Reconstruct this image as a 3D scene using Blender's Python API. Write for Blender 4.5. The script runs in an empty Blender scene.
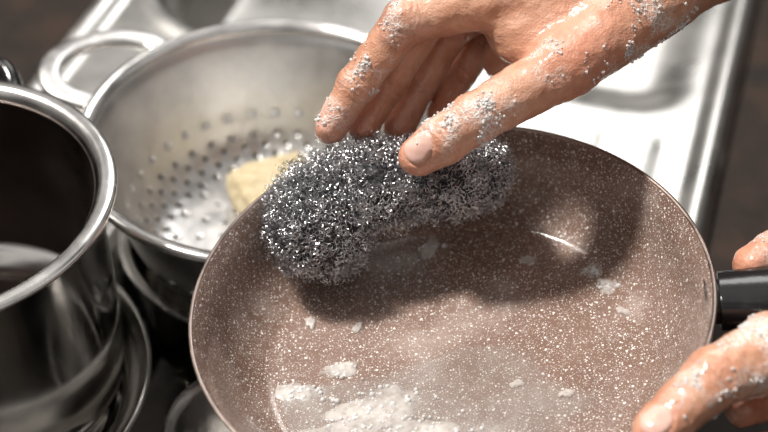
import bpy, bmesh, math, random
import numpy as np
from mathutils import Vector, Matrix, noise
random.seed(4); rng=np.random.default_rng(4)
U=0.01
scn=bpy.context.scene
col=scn.collection

# ------------------------------------------------------------ node helpers
def mat(name):
    m=bpy.data.materials.new(name); m.use_nodes=True
    nt=m.node_tree; b=nt.nodes['Principled BSDF']
    return m,nt,b
def N(nt,t,**kw):
    n=nt.nodes.new(t)
    for k,v in kw.items():
        if k in n.inputs: n.inputs[k].default_value=v
        else: setattr(n,k,v)
    return n
def L(nt,a,b): nt.links.new(a,b)
def coords(nt): return N(nt,'ShaderNodeTexCoord').outputs['Object']
def attr(nt,n):
    a=N(nt,'ShaderNodeAttribute'); a.attribute_name=n; return a.outputs['Fac']
def noise_n(nt,scale,detail=4,rough=.55,vec=None):
    n=N(nt,'ShaderNodeTexNoise'); n.inputs['Scale'].default_value=scale
    n.inputs['Detail'].default_value=detail; n.inputs['Roughness'].default_value=rough
    L(nt,vec if vec is not None else coords(nt),n.inputs['Vector']); return n.outputs['Fac']
def ramp(nt,fac,stops):
    r=N(nt,'ShaderNodeValToRGB'); L(nt,fac,r.inputs['Fac'])
    e=r.color_ramp.elements
    while len(e)<len(stops): e.new(.5)
    for i,(p,c) in enumerate(stops):
        e[i].position=p; e[i].color=(c if len(c)==4 else (*c,1)) if hasattr(c,'__len__') else (c,c,c,1)
    return r.outputs['Color']
def mixc(nt,f,a,b):
    m=N(nt,'ShaderNodeMix',data_type='RGBA')
    for s,v in ((m.inputs['Factor'],f),(m.inputs[6],a),(m.inputs[7],b)):
        if hasattr(v,'node'): L(nt,v,s)
        elif s==m.inputs['Factor'] : s.default_value=v
        else: s.default_value=(*v,1)
    return m.outputs[2]
def math_n(nt,op,a,b=0.0,clamp=False):
    m=N(nt,'ShaderNodeMath',operation=op); m.use_clamp=clamp
    for i,v in enumerate((a,b)):
        if hasattr(v,'node'): L(nt,v,m.inputs[i])
        else: m.inputs[i].default_value=v
    return m.outputs[0]
def bump(nt,b,h,strength=.3,dist=.001):
    n=N(nt,'ShaderNodeBump'); n.inputs['Strength'].default_value=strength
    n.inputs['Distance'].default_value=dist; L(nt,h,n.inputs['Height']); L(nt,n.outputs[0],b.inputs['Normal'])

def steel(name,c=(.72,.71,.69),r0=.12,r1=.35,scale=40,foam=0.0,bumpy=.15):
    m,nt,b=mat(name)
    b.inputs['Metallic'].default_value=1
    f=noise_n(nt,scale,5)
    cc=ramp(nt,f,[(.3,tuple(x*.78 for x in c)),(.7,c)])
    L(nt,cc,b.inputs['Base Color'])
    L(nt,ramp(nt,f,[(.3,r0),(.7,r1)]),b.inputs['Roughness'])
    bump(nt,b,noise_n(nt,scale*.6,3),bumpy,.002)
    if foam>0:
        g=noise_n(nt,16,8,.65)
        fm=ramp(nt,g,[(foam,0.),(foam+.12,.55)])
        L(nt,mixc(nt,fm,cc,(.70,.70,.69)),b.inputs['Base Color'])
        inv=math_n(nt,'SUBTRACT',1.0,fm); L(nt,inv,b.inputs['Metallic'])
    return m
M_sink=steel('sink_stainless',(.53,.52,.50),.22,.44,10,foam=.56,bumpy=.7)
M_sinkdark=steel('sink_basin_painted_shade',(.045,.04,.036),.25,.5,20)  # shadow inside the near basin, painted in as near-black steel
M_steel=steel('polished_steel',(.72,.70,.67),.08,.2,30,bumpy=.08)
M_alum=steel('cast_aluminium',(.75,.74,.73),.28,.48,60,foam=.64,bumpy=.3)
M_rim=steel('bright_rim_steel',(.84,.82,.80),.15,.3,50,bumpy=.08)
M_panrim=steel('pan_rim_edge',(.36,.29,.26),.25,.45,80,bumpy=.08)
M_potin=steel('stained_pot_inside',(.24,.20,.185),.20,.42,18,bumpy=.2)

def mk_pan():
    m,nt,b=mat('speckled_nonstick'); co=coords(nt)
    base=ramp(nt,noise_n(nt,14,3),[(.35,(.185,.116,.090)),(.7,(.265,.177,.145))])
    def speck(scale,thr,ds):
        v=N(nt,'ShaderNodeTexVoronoi'); v.inputs['Scale'].default_value=scale; L(nt,co,v.inputs['Vector'])
        d=math_n(nt,'LESS_THAN',v.outputs['Distance'],ds)
        s=N(nt,'ShaderNodeSeparateColor'); L(nt,v.outputs['Color'],s.inputs[0])
        g=math_n(nt,'GREATER_THAN',s.outputs[0],thr)
        return math_n(nt,'MULTIPLY',d,g)
    s=math_n(nt,'MAXIMUM',speck(660,.52,.26),speck(340,.78,.23))
    s=math_n(nt,'MAXIMUM',s,math_n(nt,'MULTIPLY',speck(1050,.3,.33),.45))
    c=mixc(nt,s,base,(.84,.80,.77))
    film=ramp(nt,noise_n(nt,22,6,.6),[(.54,0.),(.8,.35)])
    c=mixc(nt,film,c,(.70,.63,.59))
    L(nt,c,b.inputs['Base Color'])
    L(nt,ramp(nt,noise_n(nt,30,4),[(.4,.20),(.65,.38)]),b.inputs['Roughness'])
    b.inputs['Coat Weight'].default_value=.9; b.inputs['Coat Roughness'].default_value=.09
    bump(nt,b,math_n(nt,'ADD',noise_n(nt,260,3),math_n(nt,'MULTIPLY',noise_n(nt,50,3),3.0)),.3,.0010)
    return m
M_pan=mk_pan()
def simple(name,c,r=.5,metal=0,bs=0,bscale=100,c2=None,**kw):
    m,nt,b=mat(name); b.inputs['Roughness'].default_value=r; b.inputs['Metallic'].default_value=metal
    c2=c2 or tuple(x*.8 for x in c)
    L(nt,ramp(nt,noise_n(nt,bscale*.5,4),[(.35,c2),(.65,c)]),b.inputs['Base Color'])
    if bs: bump(nt,b,noise_n(nt,bscale,4),bs,.001)
    for k,v in kw.items(): b.inputs[k].default_value=v
    return m
M_panout=simple('pan_outer_enamel',(.035,.025,.022),.3,0,.1)
M_bake=simple('black_bakelite',(.012,.012,.013),.16,0,.15,90)
M_counter=simple('dark_countertop',(.030,.017,.012),.6,0,.2,60,c2=(.012,.008,.006),**{'Specular IOR Level':.2})
M_sponge=simple('pale_sponge',(.64,.55,.38),.9,0,.8,300,c2=(.50,.41,.25))
M_core=simple('wool_core',(.08,.08,.085),.5,.7,1.0,500)
M_wire=simple('steel_wool_wire',(.80,.80,.82),.32,1.0,0,160,c2=(.38,.38,.40))

def mk_bubble():
    m,nt,b=mat('soap_bubbles')
    b.inputs['Base Color'].default_value=(1,1,1,1); b.inputs['Roughness'].default_value=.06
    lw=N(nt,'ShaderNodeFresnel'); lw.inputs['IOR'].default_value=1.45
    a=math_n(nt,'ADD',math_n(nt,'MULTIPLY',lw.outputs[0],1.3),.50,True)
    L(nt,a,b.inputs['Alpha'])
    return m
M_bub=mk_bubble()
def mk_foam():
    m,nt,b=mat('soap_foam'); b.inputs['Roughness'].default_value=.12
    v=N(nt,'ShaderNodeTexVoronoi',feature='SMOOTH_F1'); v.inputs['Scale'].default_value=260; v.inputs['Smoothness'].default_value=.2
    L(nt,coords(nt),v.inputs['Vector'])
    L(nt,ramp(nt,v.outputs['Distance'],[(.1,(.60,.54,.50)),(.55,(.78,.74,.71))]),b.inputs['Base Color'])
    a=ramp(nt,noise_n(nt,60,5,.6),[(.32,.22),(.62,.80)])
    a=math_n(nt,'MULTIPLY',a,ramp(nt,attr(nt,'fade'),[(0.,.15),(.10,.75),(.5,1.)]))
    L(nt,a,b.inputs['Alpha'])
    b.inputs['Coat Weight'].default_value=.8; b.inputs['Coat Roughness'].default_value=.03
    bump(nt,b,math_n(nt,'SUBTRACT',noise_n(nt,70,2),math_n(nt,'MULTIPLY',v.outputs['Distance'],.35)),.45,.002); return m
M_foam=mk_foam()
def mk_water():
    m,nt,b=mat('milky_dishwater'); b.inputs['Roughness'].default_value=.03
    b.inputs['IOR'].default_value=1.33
    n=noise_n(nt,26,6,.62)
    L(nt,ramp(nt,n,[(.35,(.40,.36,.33)),(.7,(.68,.65,.63))]),b.inputs['Base Color'])
    a=ramp(nt,n,[(.34,.20),(.52,.36),(.70,.72)])
    L(nt,math_n(nt,'MULTIPLY',a,ramp(nt,attr(nt,'fade'),[(0.,0.),(.12,.7),(.4,1.)])),b.inputs['Alpha'])
    b.inputs['Specular IOR Level'].default_value=1.0
    b.inputs['Coat Weight'].default_value=1.0; b.inputs['Coat Roughness'].default_value=.02
    bump(nt,b,noise_n(nt,40,2),.6,.005); return m
M_water=mk_water()
def mk_skin():
    m,nt,b=mat('wet_skin'); co=coords(nt)
    at=lambda n: attr(nt,n)
    base=ramp(nt,noise_n(nt,55,5,.6),[(.3,(.53,.235,.140)),(.5,(.66,.345,.225)),(.72,(.76,.45,.325))])
    base=mixc(nt,math_n(nt,'MULTIPLY',at('red'),.55),base,(.64,.22,.14))
    base=mixc(nt,math_n(nt,'MULTIPLY',at('nail'),.85),base,(.80,.52,.45))
    v=N(nt,'ShaderNodeTexVoronoi',feature='DISTANCE_TO_EDGE'); v.inputs['Scale'].default_value=380; L(nt,co,v.inputs['Vector'])
    lace=ramp(nt,v.outputs['Distance'],[(.03,.95),(.10,.22)])
    cl=ramp(nt,noise_n(nt,70,4,.55),[(.46,0.),(.58,1.)])
    fm=math_n(nt,'MULTIPLY',math_n(nt,'MULTIPLY',lace,cl),at('foam'),True)
    base=mixc(nt,fm,base,(.97,.96,.95))
    L(nt,base,b.inputs['Base Color'])
    r=math_n(nt,'SUBTRACT',.40,math_n(nt,'MULTIPLY',at('nail'),.18)); L(nt,r,b.inputs['Roughness'])
    b.inputs['Subsurface Weight'].default_value=.10
    b.inputs['Subsurface Radius'].default_value=(1,.35,.2); b.inputs['Subsurface Scale'].default_value=.004
    b.inputs['Coat Weight'].default_value=.7; b.inputs['Coat Roughness'].default_value=.14
    ph=math_n(nt,'ADD',math_n(nt,'MULTIPLY',at('along'),20.0),math_n(nt,'MULTIPLY',noise_n(nt,120,3),16.0))
    w=math_n(nt,'MULTIPLY',math_n(nt,'SINE',ph),at('knk'))
    v2=N(nt,'ShaderNodeTexVoronoi'); v2.inputs['Scale'].default_value=900; L(nt,co,v2.inputs['Vector'])
    h=math_n(nt,'ADD',math_n(nt,'MULTIPLY',w,.38),math_n(nt,'MULTIPLY',v2.outputs['Distance'],.35))
    h=math_n(nt,'ADD',h,math_n(nt,'MULTIPLY',noise_n(nt,150,6,.65),1.6))
    h=math_n(nt,'ADD',h,math_n(nt,'MULTIPLY',fm,.7))
    nl=math_n(nt,'SUBTRACT',1.0,at('nail')); h=math_n(nt,'MULTIPLY',h,nl)
    bump(nt,b,h,.6,.0009)
    return m
M_skin=mk_skin()

# ------------------------------------------------------------ mesh helpers
def obj(name,verts,faces,mats,parent=None,smooth=True,midx=None,scale=U):
    me=bpy.data.meshes.new(name)
    v=np.asarray(verts,float)*scale
    me.from_pydata(v.tolist(),[],[tuple(int(i) for i in f) for f in faces]) 
    for m in (mats if isinstance(mats,(list,tuple)) else [mats]): me.materials.append(m)
    if midx is not None: me.polygons.foreach_set('material_index',np.asarray(midx,dtype=np.int32))
    if smooth: me.polygons.foreach_set('use_smooth',[True]*len(me.polygons))
    me.update()
    o=bpy.data.objects.new(name,me); col.objects.link(o)
    if parent: o.parent=parent
    return o
def empty(name,loc=(0,0,0),rot=(0,0,0)):
    e=bpy.data.objects.new(name,None); col.objects.link(e); e.empty_display_size=.02
    e.location=[x*U for x in loc]; e.rotation_euler=rot; return e
def catmull(pts,n=5):
    P=[np.array(p,float) for p in pts]; P=[P[0]]+P+[P[-1]]; out=[]
    for i in range(1,len(P)-2):
        a,b,c,d=P[i-1:i+3]
        for k in range(n):
            t=k/n; out.append(.5*((2*b)+(c-a)*t+(2*a-5*b+4*c-d)*t*t+(3*b-a-3*c+d)*t**3))
    out.append(P[-2]); return out
def lathe(name,prof,mats,segs=128,parent=None,mid=None,center=(0,0,0),n=5):
    pr=catmull(prof,n); verts=[];faces=[];mi=[]
    for (r,z) in pr:
        r=max(r,.001)
        for j in range(segs):
            t=2*math.pi*j/segs; verts.append((center[0]+r*math.cos(t),center[1]+r*math.sin(t),center[2]+z))
    for i in range(len(pr)-1):
        for j in range(segs):
            k=(j+1)%segs; faces.append((i*segs+j,i*segs+k,(i+1)*segs+k,(i+1)*segs+j))
            mi.append(mid(i//n) if mid else 0)
    return obj(name,verts,faces,mats,parent,True,mi)
def tube(name,pts,rw,rh,m,parent=None,n=8,segs=16,closed=False,up=(0,0,1),sq=2.0):
    P=catmull(pts,n); verts=[];faces=[]
    for i,p in enumerate(P):
        a=P[max(i-1,0)];b=P[min(i+1,len(P)-1)]
        t=Vector(b-a).normalized(); s=t.cross(Vector(up)).normalized(); u=s.cross(t)
        f=i/(len(P)-1); w=rw(f) if callable(rw) else rw; h=rh(f) if callable(rh) else rh
        for j in range(segs):
            an=2*math.pi*j/segs; c,sn=math.cos(an),math.sin(an)
            e=2/sq; cx=math.copysign(abs(c)**e,c); sx=math.copysign(abs(sn)**e,sn)
            verts.append(Vector(p)+s*(w*cx)+u*(h*sx))
    for i in range(len(P)-1):
        for j in range(segs):
            k=(j+1)%segs; faces.append((i*segs+j,i*segs+k,(i+1)*segs+k,(i+1)*segs+j))
    faces.append(tuple(range(segs))[::-1]); faces.append(tuple((len(P)-1)*segs+j for j in range(segs)))
    return obj(name,[tuple(v) for v in verts],faces,m,parent)

# ------------------------------------------------------------ sink + counter (rotated 17 deg)
ROT=math.radians(-17)
DECK=-18.0
sink=empty('stainless_steel_sink',(0,0,0),(0,0,ROT))
def sstep(x): x=np.clip(x,0,1); return x*x*(3-2*x)
w0,w1,l0,l1=-36.0,15.6,-36.0,74.0
ws=np.arange(w0,w1+.01,.43); ls=np.arange(l0,l1+.01,.43)
Wg,Lg=np.meshgrid(ws,ls)
def rr(c,h,r):
    qx=np.abs(Wg-c[0])-h[0]+r; qy=np.abs(Lg-c[1])-h[1]+r
    return np.hypot(np.maximum(qx,0),np.maximum(qy,0))+np.minimum(np.maximum(qx,qy),0)-r
Z=np.full_like(Wg,DECK)
de=np.minimum(np.minimum(Wg-ws[0],ws[-1]-Wg),np.minimum(Lg-ls[0],ls[-1]-Lg))
Z+=.7*(1-sstep((de-1.5)/1.2))-1.6*(1-sstep(de/.7))
sdA=rr((-5,-3),(17.5,27),6); Z-=12*sstep(-sdA/1.7)
Z+=.18*np.exp(-((sdA-.6)/.5)**2)
sdB=rr((-18,53),(15,18),10); Z-=10*sstep(-sdB/2.4); Z+=.25*np.exp(-((sdB-.8)/.6)**2)
sdC=rr((5.8,49),(7.0,14),5.5); Z-=1.3*sstep(-sdC/4.5)
for k in range(4):
    Z-=.12*np.exp(-((Wg-(-1.5+4.2*k))/.5)**2)*sstep((34-Lg)/2)*sstep((Lg-25.5)/1.5)
nv,nl=len(ws),len(ls)
V=np.stack([Wg,Lg,Z],-1).reshape(-1,3)
I=np.arange(nl*nv).reshape(nl,nv)
F=np.stack([I[:-1,:-1],I[:-1,1:],I[1:,1:],I[1:,:-1]],-1).reshape(-1,4)
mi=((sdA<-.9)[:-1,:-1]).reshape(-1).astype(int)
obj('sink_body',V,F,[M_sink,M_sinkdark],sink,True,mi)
def box(name,x0,x1,y0,y1,z0,z1,m,parent,bev=.3):
    bm=bmesh.new(); bmesh.ops.create_cube(bm,size=1)
    for v in bm.verts: v.co=Vector(((x0+x1)/2+v.co.x*(x1-x0),(y0+y1)/2+v.co.y*(y1-y0),(z0+z1)/2+v.co.z*(z1-z0)))*U
    bmesh.ops.bevel(bm,geom=bm.edges[:],offset=bev*U,segments=3,affect='EDGES')
    me=bpy.data.meshes.new(name); bm.to_mesh(me); bm.free(); me.materials.append(m)
    o=bpy.data.objects.new(name,me); col.objects.link(o); o.parent=parent; return o
ct=empty('countertop',(0,0,0),(0,0,ROT))
box('counter_near',-120,110,-90,-35.6,-23,-19.0,M_counter,ct)
box('counter_far',-120,110,73.6,150,-23,-19.0,M_counter,ct)
box('counter_side_a',-120,-35.6,-35.6,73.6,-23,-19.0,M_counter,ct)
box('counter_side_b',15.2,110,-35.6,73.6,-23,-19.0,M_counter,ct)

# ------------------------------------------------------------ pot on a dish
pot=empty('cooking_pot',(-24.9,5.1,-17.1)); pot.scale=(1.03,1.03,1.02)
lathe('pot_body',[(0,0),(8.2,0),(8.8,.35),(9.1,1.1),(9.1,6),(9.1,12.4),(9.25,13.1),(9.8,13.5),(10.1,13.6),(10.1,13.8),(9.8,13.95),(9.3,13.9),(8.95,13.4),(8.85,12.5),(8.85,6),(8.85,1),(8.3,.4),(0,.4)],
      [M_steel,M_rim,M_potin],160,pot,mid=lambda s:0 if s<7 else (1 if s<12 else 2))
for a in (92,-88):
    t=math.radians(a); d=np.array([math.cos(t),math.sin(t),0]); s=np.array([-d[1],d[0],0])
    z=np.array([0,0,12.2])
    tube('loop_handle',[z+d*9+s*3,z+d*10.6+s*3,z+d*12.2+s*2.2+[0,0,.5],z+d*12.6+[0,0,.7],z+d*12.2-s*2.2+[0,0,.5],z+d*10.6-s*3,z+d*9-s*3],.6,.8,M_bake,pot)
dish=lathe('steel_dish',[(0,0),(8,0),(9.4,.15),(10.4,1.0),(11.1,1.9),(11.5,2.1),(11.6,2.25),(11.4,2.35),(10.9,2.1),(10.1,1.3),(9.3,.35),(8,.25),(0,.25)],M_steel,128,None)
dish.location=(-25.2*U,2.9*U,-17.45*U)

# ------------------------------------------------------------ colander
CC=np.array([-7.0,17.2,-17.5])
cz=empty('colander',CC+np.array([-.25,.4,0])); cz.scale=(1.015,1.015,1.02)
prof=np.array(catmull([(0,0),(3,0),(6.2,0),(7.6,.35),(8.7,1.5),(9.4,3.2),(10.2,6),(10.8,8.0),(11.35,8.5)],12))
sl=np.concatenate([[0],np.cumsum(np.hypot(*np.diff(prof,axis=0).T))]); LT=sl[-1]
def PS(s,t):
    r=np.interp(s,sl,prof[:,0]); z=np.interp(s,sl,prof[:,1]); return (r*math.cos(t),r*math.sin(t),z)
rows=np.linspace(.3,LT,24); SG=72; verts=[];faces=[]
idx={}
for i,s in enumerate(rows):
    for j in range(SG): idx[i,j]=len(verts); verts.append(PS(s,2*math.pi*j/SG))
for i in range(len(rows)-1):
    for j in range(SG):
        k=(j+1)%SG; q=(idx[i,j],idx[i,k],idx[i+1,k],idx[i+1,j]); sm=(rows[i]+rows[i+1])/2
        r=np.interp(sm,sl,prof[:,0]); hole=False
        if 2.2<sm<11.6:
            if r>6.6: hole=((j+i)%2==0)
            else: hole=(i%2==0 and j%4==0)
            if sm>9.2: hole=hole and (i%2==0)
        if not hole: faces.append(q); continue
        t0=2*math.pi*(j+.5)/SG; base=len(verts)
        for a in range(8):
            an=math.pi*(a+.5)/4 - 3*math.pi/4
            verts.append(PS(sm+.17*math.sin(an),t0+.17*math.cos(an)/r))
        o=[base+a for a in range(8)]
        faces+= [(q[0],q[1],o[1],o[0])]
        faces+= [(q[1],o[2],o[1]),(q[1],q[2],o[3],o[2]),(q[2],o[4],o[3]),(q[2],q[3],o[5],o[4]),(q[3],o[6],o[5]),(q[3],q[0],o[7],o[6]),(q[0],o[0],o[7])]
cap=len(verts); verts.append((0,0,0))
for j in range(SG): faces.append((cap,idx[0,(j+1)%SG],idx[0,j]))
cb=obj('perforated_bowl',verts,faces,M_alum,cz)
md=cb.modifiers.new('sol','SOLIDIFY'); md.thickness=.09*U; md.offset=1
lathe('rolled_rim',[(11.1,8.2),(11.5,8.15),(11.85,8.3),(11.95,8.6),(11.75,8.85),(11.4,8.85),(11.0,8.6),(10.9,8.35),(11.1,8.2)],M_rim,128,cz)
def W2C(p): return np.array(p)-CC
tube('side_handle',[W2C(p) for p in [(-14.2,25.9,-9.3),(-15.8,26.9,-9),(-18.0,26.8,-8.7),(-20.5,25.3,-8.6),(-21.4,23.2,-8.6),(-20.6,21.2,-8.8),(-17.9,20.2,-9.3)]],.75,.4,M_alum,cz,sq=3)
tube('side_handle_far',[W2C(p) for p in [(-.4,8.1,-9.3),(2,6.6,-9.2),(4.6,6.9,-9.3),(6.3,9,-9.3),(6.4,11.6,-9.3),(4.3,14.4,-9.3)]],.5,.35,M_alum,cz,sq=3)
b2=lathe('mixing_bowl',[(0,0),(5,0),(6.4,.5),(8.2,3.2),(9.4,7.5),(9.9,13.2),(10.3,13.6),(10.4,13.85),(10.2,14.0),(9.7,13.8),(9.6,13),(9.1,7.6),(7.9,3.4),(6.2,.8),(0,.35)],[M_steel],128)
b2.location=(-7*U,17.2*U,-29.95*U)
b3=lathe('small_steel_bowl',[(0,0),(2.6,0),(3.4,.3),(4.4,2.5),(4.9,6.8),(5.15,7.2),(5.3,7.4),(5.1,7.6),(4.75,7.3),(4.6,6.8),(4.2,2.7),(3.2,.6),(0,.3)],[M_rim],96)
b3.location=(-7.9*U,2.2*U,-29.95*U); b3.scale=(1,1,1.45)
bm=bmesh.new(); bmesh.ops.create_cube(bm,size=1)
bmesh.ops.subdivide_edges(bm,edges=bm.edges[:],cuts=14,use_grid_fill=True)
for v in bm.verts:
    s=Vector(v.co); k=s.normalized()*.62 ; c2=s.lerp(k,.35)
    p=Vector((c2.x*5.6,c2.y*4.0,c2.z*2.3)); p+=Vector(noise.noise_vector(p*1.2))*.22+Vector(noise.noise_vector(p*4))*.06
    v.co=p*U
me=bpy.data.meshes.new('sponge'); bm.to_mesh(me); bm.free(); me.materials.append(M_sponge)
for p in me.polygons: p.use_smooth=True
sp=bpy.data.objects.new('sponge',me); col.objects.link(sp); sp.location=(-7.4*U,20.6*U,-16.1*U); sp.rotation_euler=(.15,.1,.5)

# ------------------------------------------------------------ frying pan
pan=empty('frying_pan',(3.2,-2.5,-2.75),(0,math.radians(-6.7),0))
lathe('pan_body',[(0,-5.3),(9.4,-5.3),(10.6,-5.05),(11.5,-4.1),(12.25,-2.4),(12.75,-.9),(13.0,-.25),(13.14,-.1),(13.15,.02),(13.06,.07),(12.92,.0),(12.74,-.3),(12.35,-1.1),(11.85,-2.5),(11.15,-3.7),(10.3,-4.5),(9.2,-4.8),(5,-4.85),(0,-4.85)],
      [M_panout,M_panrim,M_pan],192,pan,mid=lambda s:0 if s<7 else (1 if s<10 else 2))
ha=math.radians(-5); hd=np.array([math.cos(ha),math.sin(ha),.05])
r0=np.array([0,0,-1.8])
tube('handle_bracket',[r0+hd*12.62,r0+hd*13.2,r0+hd*13.8,r0+hd*14.6],1.2,.8,M_panout,pan,sq=3)
tube('handle_grip',[r0+hd*13.3,r0+hd*14.2,r0+hd*14.6,r0+hd*15.0,r0+hd*15.6,r0+hd*18,r0+hd*22,r0+hd*27,r0+hd*31,r0+hd*32.3],
     lambda f:1.5+.2*math.sin(f*3.1),lambda f:1.15 if f<.96 else .8,M_bake,pan,sq=2.8)
def foam_patch(name,cx,cy,rx,ry,rot,seed,parent,z=-4.84,h=.12,rough=.45,m=None,clip=99):
    nr,ns=16,120; verts=[(cx,cy,z+h)];faces=[];fd=[1.]
    for i in range(1,nr+1):
        for j in range(ns):
            a=2*math.pi*j/ns; q=Vector((math.cos(a)*1.1+seed*7,math.sin(a)*1.1,seed))
            k=1+rough*noise.noise(q)+rough*.5*noise.noise(q*2.4)+.06*noise.noise(q*7)
            f=i/nr; x=rx*k*f*math.cos(a); y=ry*k*f*math.sin(a)
            X=cx+x*math.cos(rot)-y*math.sin(rot); Y=cy+x*math.sin(rot)+y*math.cos(rot)
            R_=math.hypot(X,Y)
            if R_>clip: X*=clip/R_; Y*=clip/R_
            zz=z+h*(1-f**6)*(1+.5*noise.noise(Vector((X*3,Y*3,seed)))); verts.append((X,Y,zz if i<nr else z-.02)); fd.append(1-f)
    for j in range(ns): faces.append((0,1+j,1+(j+1)%ns))
    for i in range(nr-1):
        for j in range(ns):
            k=(j+1)%ns; faces.append((1+i*ns+j,1+(i+1)*ns+j,1+(i+1)*ns+k,1+i*ns+k))
    o=obj(name,verts,faces,m or M_foam,parent)
    a=o.data.attributes.new('fade','FLOAT','POINT'); a.data.foreach_set('value',np.array(fd,dtype=np.float32))
    return o
sud=pan
foam_patch('puddle',-2.6,-4.4,9.4,4.5,.1,3.1,sud,z=-4.83,h=.06,rough=.25,m=M_water,clip=9.9)
for i,(x,y,rx,ry,ro) in enumerate([(-8.3,-1.7,1.25,.75,.0),(-4.2,-3.3,2.3,1.3,.2),(-6.2,-5.0,2.2,1.2,.2),(-2.2,-5.2,2.2,1.0,0),(-6.2,-.4,1.0,.55,.1),(7.6,5.4,.7,.6,.4),(8.3,4.1,.6,.65,.4),(-1.2,8.3,.5,.9,-.5),(8.9,2.2,.35,.35,0),(3.0,-2.3,.4,.25,.3),(-7.8,3.2,.3,.5,.1),(-5.2,2.6,.25,.5,-.5),(1.4,-5.8,1.0,.45,.2),(5.4,-3.2,.5,.25,.2),(4.2,6.6,.5,.4,.1)]):
    foam_patch('suds_patch',x,y,rx,ry,ro,i+1.3,sud,rough=.5,z=-4.82+.004*i,h=.1)

ico=bmesh.new(); bmesh.ops.create_icosphere(ico,subdivisions=2,radius=1)
icoV=np.array([v.co[:] for v in ico.verts]); icoF=np.array([[v.index for v in f.verts] for f in ico.faces]); ico.free()
def bubbles(name,pts,rads,parent,scale=U):
    n=len(pts)
    V=(icoV[None]*np.asarray(rads)[:,None,None]+np.asarray(pts)[:,None,:]).reshape(-1,3)
    F=(icoF[None]+(np.arange(n)*len(icoV))[:,None,None]).reshape(-1,3)
    return obj(name,V,F,M_bub,parent,scale=scale)
P=[];R=[]
for (x,y,s) in [(-8.3,-1.7,1.0),(-4.2,-3.3,2.4),(-6.0,-4.9,2.2),(-2.2,-5.1,2.2),(-6.2,-.4,.8),(7.6,5.4,.6),(8.3,4.1,.6),(-1.2,8.3,.5)]:
    for k in range(int(60*s)):
        a=rng.normal(0,s*.5,2); r=.03+.13*rng.random()**3; P.append((x+a[0]*1.2,y+a[1]*.7,-4.78)); R.append(r)
for k in range(300):
    a=rng.uniform(0,6.28); q=9.3*math.sqrt(rng.uniform(0,1)); P.append((q*math.cos(a),q*math.sin(a),-4.83)); R.append(rng.uniform(.015,.045))
bubbles('suds_bubbles',P,R,sud)

# ------------------------------------------------------------ work frame tilted 48 deg (hands / scourer)
TILT=(math.radians(48),0,0)
PUSH=(0,1.34,-1.2)
wool=empty('steel_wool_scourer',PUSH,TILT); wool.scale=(1.024,)*3
lobes=[((-3.25,-.05,-4.4),(3.2,3.45,3.4)),((-.6,1.65,-4.0),(3.3,2.7,2.9)),((3.0,2.05,-3.6),(3.5,2.4,2.5)),((4.9,2.35,-3.7),(1.95,2.1,1.9)),((-4.2,-.8,-4.2),(2.0,2.4,2.6))]
bm=bmesh.new()
for c,r in lobes:
    g=bmesh.ops.create_icosphere(bm,subdivisions=4,radius=1)
    for v in g['verts']:
        p=Vector((v.co.x*r[0],v.co.y*r[1],v.co.z*r[2]))*.80
        v.co=(p+Vector(c)+Vector(noise.noise_vector((p+Vector(c))*2))*.3)*U
me=bpy.data.meshes.new('wool_core'); bm.to_mesh(me); bm.free(); me.materials.append(M_core)
o=bpy.data.objects.new('wool_core',me); col.objects.link(o); o.parent=wool
vv=[];ff=[];off=0
wts=[.3,.27,.25,.1,.08]
for s in range(2200):
    li=rng.choice(5,p=wts); c,r=np.array(lobes[li][0]),np.array(lobes[li][1])
    d=rng.normal(size=3); d/=np.linalg.norm(d); t=np.cross(d,rng.normal(size=3)); t/=np.linalg.norm(t)
    ncoil=rng.integers(5,11); per=9; n=ncoil*per
    k0=.82+.2*rng.random()**1.2; hr=rng.uniform(.07,.17); arc=ncoil*rng.uniform(.15,.30)/r.mean()
    u=np.linspace(0,1,n); ang=u*arc
    D=np.cos(ang)[:,None]*d+np.sin(ang)[:,None]*t
    kk=k0+.08*np.sin(u*rng.uniform(3,12)+rng.uniform(0,6))
    ctr=c+D*r*kk[:,None]
    cr=np.cross(d,t); ctr=ctr+cr*(.35*np.sin(u*rng.uniform(4,12)+rng.uniform(0,6)))[:,None]
    T=np.gradient(ctr,axis=0); T/=np.linalg.norm(T,axis=1)[:,None]
    B=np.cross(T,D); B/=np.linalg.norm(B,axis=1)[:,None]; Nn=np.cross(B,T)
    ph=u*ncoil*2*np.pi+rng.uniform(0,6)+.8*np.sin(u*rng.uniform(5,20))
    hx=hr*(np.cos(ph)[:,None]*B+np.sin(ph)[:,None]*Nn)
    pts=ctr+hx; wd=rng.uniform(.012,.026)
    side=T*wd
    vv.append(np.concatenate([pts-side,pts+side],1).reshape(-1,3))
    i=np.arange(n-1)*2+off
    ff.append(np.stack([i,i+1,i+3,i+2],1)); off+=2*n
V=np.concatenate(vv); F=np.concatenate(ff)
obj('wool_curls',V,F,M_wire,wool,smooth=False)

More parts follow.
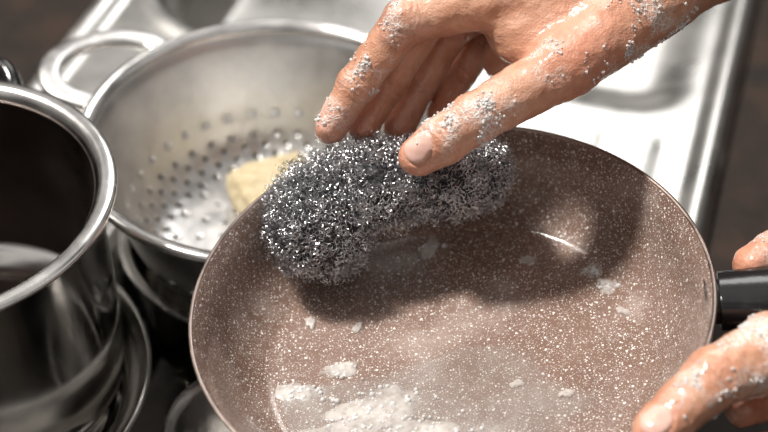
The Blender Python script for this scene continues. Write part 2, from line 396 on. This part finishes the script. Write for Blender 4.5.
# ---- hands
def build_hand(name,palm,fingers,nails,reds,foams,voxel=.08,seed=1,loc=(0,0,0),sc=1.0):
    root=empty(name,loc,TILT); root.scale=(sc,)*3
    bm=bmesh.new()
    allc=list(palm)+[c for f in fingers for c in f]
    for a,b,ra,rb in allc:
        Ld=(Vector(b)-Vector(a)).length; n=max(2,int(Ld/(.5*min(ra,rb))))
        for k in range(0,n+1):
            f=k/n; g=bmesh.ops.create_icosphere(bm,subdivisions=2,radius=ra+(rb-ra)*f)['verts']
            q=Vector(a).lerp(Vector(b),f)
            for v in g: v.co+=q
    me=bpy.data.meshes.new(name+'_raw'); bm.to_mesh(me); bm.free()
    o=bpy.data.objects.new(name+'_raw',me); col.objects.link(o)
    m=o.modifiers.new('r','REMESH'); m.mode='VOXEL'; m.voxel_size=voxel
    dg=bpy.context.evaluated_depsgraph_get(); ev=o.evaluated_get(dg); m2=bpy.data.meshes.new_from_object(ev)
    bpy.data.objects.remove(o); bpy.data.meshes.remove(me)
    n=len(m2.vertices); X=np.empty(n*3); m2.vertices.foreach_get('co',X); X=X.reshape(-1,3)
    def dcap(P,c):
        a,b=np.array(c[0]),np.array(c[1]); ab=b-a; t=np.clip(((P-a)@ab)/(ab@ab),0,1)
        return np.linalg.norm(P-(a+t[:,None]*ab),axis=1)-(c[2]+(c[3]-c[2])*t), t*np.linalg.norm(ab)
    def smin(ds,k): 
        D=np.stack(ds); mn=D.min(0); return mn-k*np.log(np.exp(-(D-mn)/k).sum(0))
    def f(P):
        dp=smin([dcap(P,c)[0] for c in palm],.38)
        out=dp
        for fg in fingers:
            df=smin([dcap(P,c)[0] for c in fg],.10)
            out=np.minimum(out,smin([dp,df],.22))
        return out
    for it in range(4):
        v=f(X); e=.02
        G=np.stack([(f(X+np.eye(3)[i]*e)-f(X-np.eye(3)[i]*e))/(2*e) for i in range(3)],1)
        G/=np.maximum(np.linalg.norm(G,axis=1),.3)[:,None]
        X-=np.clip(v,-.3,.3)[:,None]*G*.9
    nrm=G/np.linalg.norm(G,axis=1)[:,None]
    dis=np.array([noise.noise(Vector(p)*.9+Vector((seed,0,0)))*.08+noise.noise(Vector(p)*2.6)*.035 for p in X])
    X=X+nrm*dis[:,None]
    along=np.zeros(n); best=np.full(n,1e9); knk=np.zeros(n); red=np.zeros(n)
    for fg in fingers:
        acc=0
        for i,c in enumerate(fg):
            d,s=dcap(X,c); sel=d<best; best[sel]=d[sel]; along[sel]=acc+s[sel]; acc+=np.linalg.norm(np.array(c[1])-np.array(c[0]))
            j=np.array(c[1]) if i<len(fg)-1 else None
            if j is not None:
                dd=np.linalg.norm(X-j,axis=1); knk=np.maximum(knk,np.exp(-((np.maximum(dd-c[3]*.8,0))/.45)**2)) 
        tip=np.array(fg[-1][1]); red=np.maximum(red,np.exp(-(np.linalg.norm(X-tip,axis=1)/1.5)**2))
    red=np.maximum(red,knk*.5)
    for c,r in reds: red=np.maximum(red,np.exp(-(np.linalg.norm(X-np.array(c),axis=1)/r)**2))
    nail=np.zeros(n)
    for c,ax,nm,la,lb in nails:
        c=np.array(c);ax=np.array(ax,float);ax/=np.linalg.norm(ax);nm=np.array(nm,float);nm-=ax*(nm@ax);nm/=np.linalg.norm(nm);sd=np.cross(ax,nm)
        q=X-c; uu=(q@ax)/la; wv=(q@sd)/lb; e=(np.abs(uu)**2.6+np.abs(wv)**2.6); ok=((nrm@nm)>.15)&((q@nm)>-1.6)&((q@nm)<1.6)
        mk=np.clip((1.12-e)/.22,0,1)*ok; nail=np.maximum(nail,mk)
        groove=np.exp(-((e-1.2)/.22)**2)*ok
        X=X+nrm*(mk*.035-groove*.07)[:,None]
    foam=np.zeros(n)
    for c,r,cnt in foams: foam=np.maximum(foam,np.exp(-(np.linalg.norm(X-np.array(c),axis=1)/(r*.75))**2))
    foam=np.clip(foam*1.3,0,1)
    m2.vertices.foreach_set('co',(X*U).ravel())
    for nm,arr in (('red',red),('nail',nail),('knk',knk),('along',along),('foam',foam)):
        a=m2.attributes.new(nm,'FLOAT','POINT'); a.data.foreach_set('value',arr.astype(np.float32))
    m2.polygons.foreach_set('use_smooth',[True]*len(m2.polygons)); m2.materials.clear(); m2.materials.append(M_skin); m2.update()
    h=bpy.data.objects.new('skin',m2); col.objects.link(h); h.parent=root
    P=[];R=[]
    for c,r,cnt in foams:
        c=np.array(c); d=np.linalg.norm(X-c,axis=1); ids=np.where(d<r)[0]
        if len(ids)==0: continue
        wgt=np.array([max(0,noise.noise(Vector(X[i])*1.1+Vector((3,seed,1)))+.06)**2 for i in ids])*np.exp(-(d[ids]/r)**2*1.8)+1e-8
        pick=rng.choice(ids,size=int(cnt*.8),p=wgt/wgt.sum())
        for i in pick:
            rr_=.02+.08*rng.random()**3; P.append(X[i]+nrm[i]*rr_*.2+rng.normal(0,.02,3)); R.append(rr_)
    if P: bubbles('suds_on_skin',P,R,root)
    return root
TT=(1.75,3.0,-.1); TI=(4.6,4.9,.5)
thumb=[((9.3,7.6,-.4),TI,1.55,1.27),(TI,(2.9,3.75,.2),1.25,1.22),((2.9,3.75,.2),TT,1.22,1.04)]
index=[((5.4,11.0,-2.0),(1.1,10.0,-2.0),1.3,1.2),((1.1,10.0,-2.0),(-1.4,6.8,-2.9),1.17,1.03),((-1.4,6.8,-2.9),(-2.8,4.6,-3.4),1.02,.84)]
middle=[((6.0,12.2,-4.0),(2.2,10.4,-4.4),1.25,1.15),((2.2,10.4,-4.4),(.15,7.0,-5.0),1.1,1.02),((.15,7.0,-5.0),(-1.1,4.7,-4.9),1.0,.84)]
ring=[((7.2,12.4,-6.0),(3.7,10.2,-6.5),1.2,1.1),((3.7,10.2,-6.5),(1.9,7.1,-6.8),1.05,.98),((1.9,7.1,-6.8),(.8,4.7,-6.3),.96,.82)]
pinky=[((8.6,12.0,-7.4),(5.6,9.8,-7.9),1.1,.95),((5.6,9.8,-7.9),(4.1,7.6,-8.0),.92,.84),((4.1,7.6,-8.0),(3.0,5.6,-7.2),.82,.7)]
palm=[((5.4,11.0,-2.0),(14.3,12.0,-2.4),1.3,1.75),((6.0,12.2,-4.2),(14.8,12.8,-3.6),1.3,1.75),((7.2,12.4,-6.0),(15,13,-4.8),1.25,1.7),((8.6,12.0,-7.4),(15,12.8,-5.6),1.15,1.6),
      ((9.3,7.6,-.4),(14,11.2,-2.2),1.55,2.0),((6.9,9.4,-2.3),(12,10.6,-2.6),1.5,1.9),((7.6,9.8,-4.4),(13,11.6,-4.2),1.7,1.8),((8.2,8.4,-2.0),(11,9.6,-2.4),1.4,1.7),((6.6,8.4,-5.2),(10,10.4,-4.6),1.35,1.7),
      ((14.6,12.3,-3.2),(19,14.4,-3.4),2.2,2.4),((15,12.6,-4.6),(19,14.6,-4.2),1.9,2.3),((19,14.5,-3.7),(34,20,-4.5),2.55,3.6)]
nails=[((1.9,3.2,.3),(-2.9,-1.9,-.3),(-.45,.35,1.0),.78,.66),((-2.6,5.3,-3.3),(-1.4,-2,-.6),(-.9,.6,.2),.6,.45)]
foams=[((4.6,4.8,1.6),2.2,420),((2.8,4.3,1.2),1.4,120),((-.6,7.6,-2.0),1.9,220),((.3,10.2,-1.0),1.4,80),((13.5,9.6,-1),2.8,480),((11,8,.2),1.8,120),((8,7.8,1),1.3,60),((-2.6,5.4,-3),1.1,60)]
build_hand('hand',palm,[thumb,index,middle,ring,pinky],nails,[((10,8,0),2.5)],foams,seed=1,loc=PUSH,sc=1.024)
thumb=[((18.3,-6.3,5.0),(15.1,-7.4,6.3),1.75,1.42),((15.1,-7.4,6.3),(12.2,-9.7,7.6),1.38,1.12)]
index=[((26.5,-4.2,-1.2),(22.6,-1.6,-.8),1.3,1.15),((22.6,-1.6,-.8),(19.6,-1.8,-.4),1.15,1.08),((19.6,-1.8,-.4),(18.4,-2.4,.1),1.08,.98)]
middle=[((26.5,-6.5,-1.5),(22.6,-8.6,-.6),1.25,1.1),((22.6,-8.6,-.6),(19.4,-9.2,.9),1.05,.95),((19.4,-9.2,.9),(17.3,-9.4,2.4),.92,.8)]
ring=[((26.5,-8.4,-1.0),(22.8,-10.8,.2),1.2,1.05),((22.8,-10.8,.2),(19.9,-11.2,1.8),1.0,.92),((19.9,-11.2,1.8),(18.0,-11.2,3.2),.9,.78)]
pinky=[((26.8,-10.2,0),(23.6,-12.6,1.4),1.1,.95),((23.6,-12.6,1.4),(21.4,-13,2.8),.9,.82),((21.4,-13,2.8),(19.8,-12.9,4),.8,.7)]
palm=[((18.3,-6.3,5.0),(22.5,-7.0,4.1),1.75,2.0),((22.5,-7.2,3.8),(29,-10,2.5),2.0,2.2),((26.5,-4.2,-1.2),(31,-9,1),1.3,2.0),((26.5,-6.5,-1.5),(31.5,-10,1.2),1.3,2.0),((26.5,-8.4,-1),(31.5,-11,1.6),1.25,2.0),((26.8,-10.2,0),(31.5,-12,2),1.2,1.9),
      ((31,-10.2,1.6),(36,-14,3),2.4,2.5),((36,-14,3),(46,-22,6),2.5,3.3)]
nails=[((12.2,-9.5,7.9),(-2.6,-2.2,1.3),(-.6,.4,1),.75,.65)]
foams=[((17,-6.4,6.6),2.6,420),((14.2,-8.0,7.4),1.6,180),((20,-6.0,5.5),2.0,220),((19.5,-1.6,.5),1.2,40),((18.8,-8.8,1.6),1.2,60)]
build_hand('hand',palm,[thumb,index,middle,ring,pinky],nails,[],foams,seed=7)

# ------------------------------------------------------------ light
w=bpy.data.worlds.new('World'); scn.world=w; w.use_nodes=True; nt=w.node_tree
bg=nt.nodes['Background']; tc=N(nt,'ShaderNodeTexCoord'); sx=N(nt,'ShaderNodeSeparateXYZ'); L(nt,tc.outputs['Generated'],sx.inputs[0])
g=ramp(nt,sx.outputs['Z'],[(0.,(.10,.085,.07)),(.25,(.30,.28,.26)),(.6,(.87,.84,.81)),(1.,(.93,.90,.87))])
nz=N(nt,'ShaderNodeTexNoise'); nz.inputs['Scale'].default_value=3.2; nz.inputs['Detail'].default_value=2; L(nt,tc.outputs['Generated'],nz.inputs['Vector'])
g2=ramp(nt,nz.outputs['Fac'],[(.4,.2),(.58,1.)])
mm=N(nt,'ShaderNodeMix',data_type='RGBA',blend_type='MULTIPLY'); mm.inputs['Factor'].default_value=1; L(nt,g,mm.inputs[6]); L(nt,g2,mm.inputs[7])
L(nt,mm.outputs[2],bg.inputs['Color']); bg.inputs['Strength'].default_value=.76
sun=bpy.data.lights.new('sun','SUN'); sun.energy=4.9; sun.angle=math.radians(7); sun.color=(1,.945,.87)
so=bpy.data.objects.new('sun',sun); col.objects.link(so); so.rotation_euler=Vector((-.5,.2,1)).to_track_quat('Z','Y').to_euler()
ar=bpy.data.lights.new('added_highlight_light','AREA'); ar.energy=11; ar.size=.7; ar.color=(1,.99,.97)  # added area lamp, gives the metal its highlights
ao=bpy.data.objects.new('added_highlight_light',ar); col.objects.link(ao); ao.location=(.25,1.7,1.25); ao.rotation_euler=(Vector((.25,1.7,1.25))-Vector((0,.1,0))).to_track_quat('Z','Y').to_euler()

# ------------------------------------------------------------ camera
cam=bpy.data.cameras.new('camera'); co=bpy.data.objects.new('camera',cam); col.objects.link(co)
cam.sensor_width=36; cam.lens=1500/768*36
co.location=(0,-.5573,.5018); co.rotation_euler=(math.radians(48),0,0)
cam.clip_start=.01
cam.dof.use_dof=True; cam.dof.focus_distance=.775; cam.dof.aperture_fstop=5.0
scn.camera=co
scn.view_settings.view_transform='Standard'
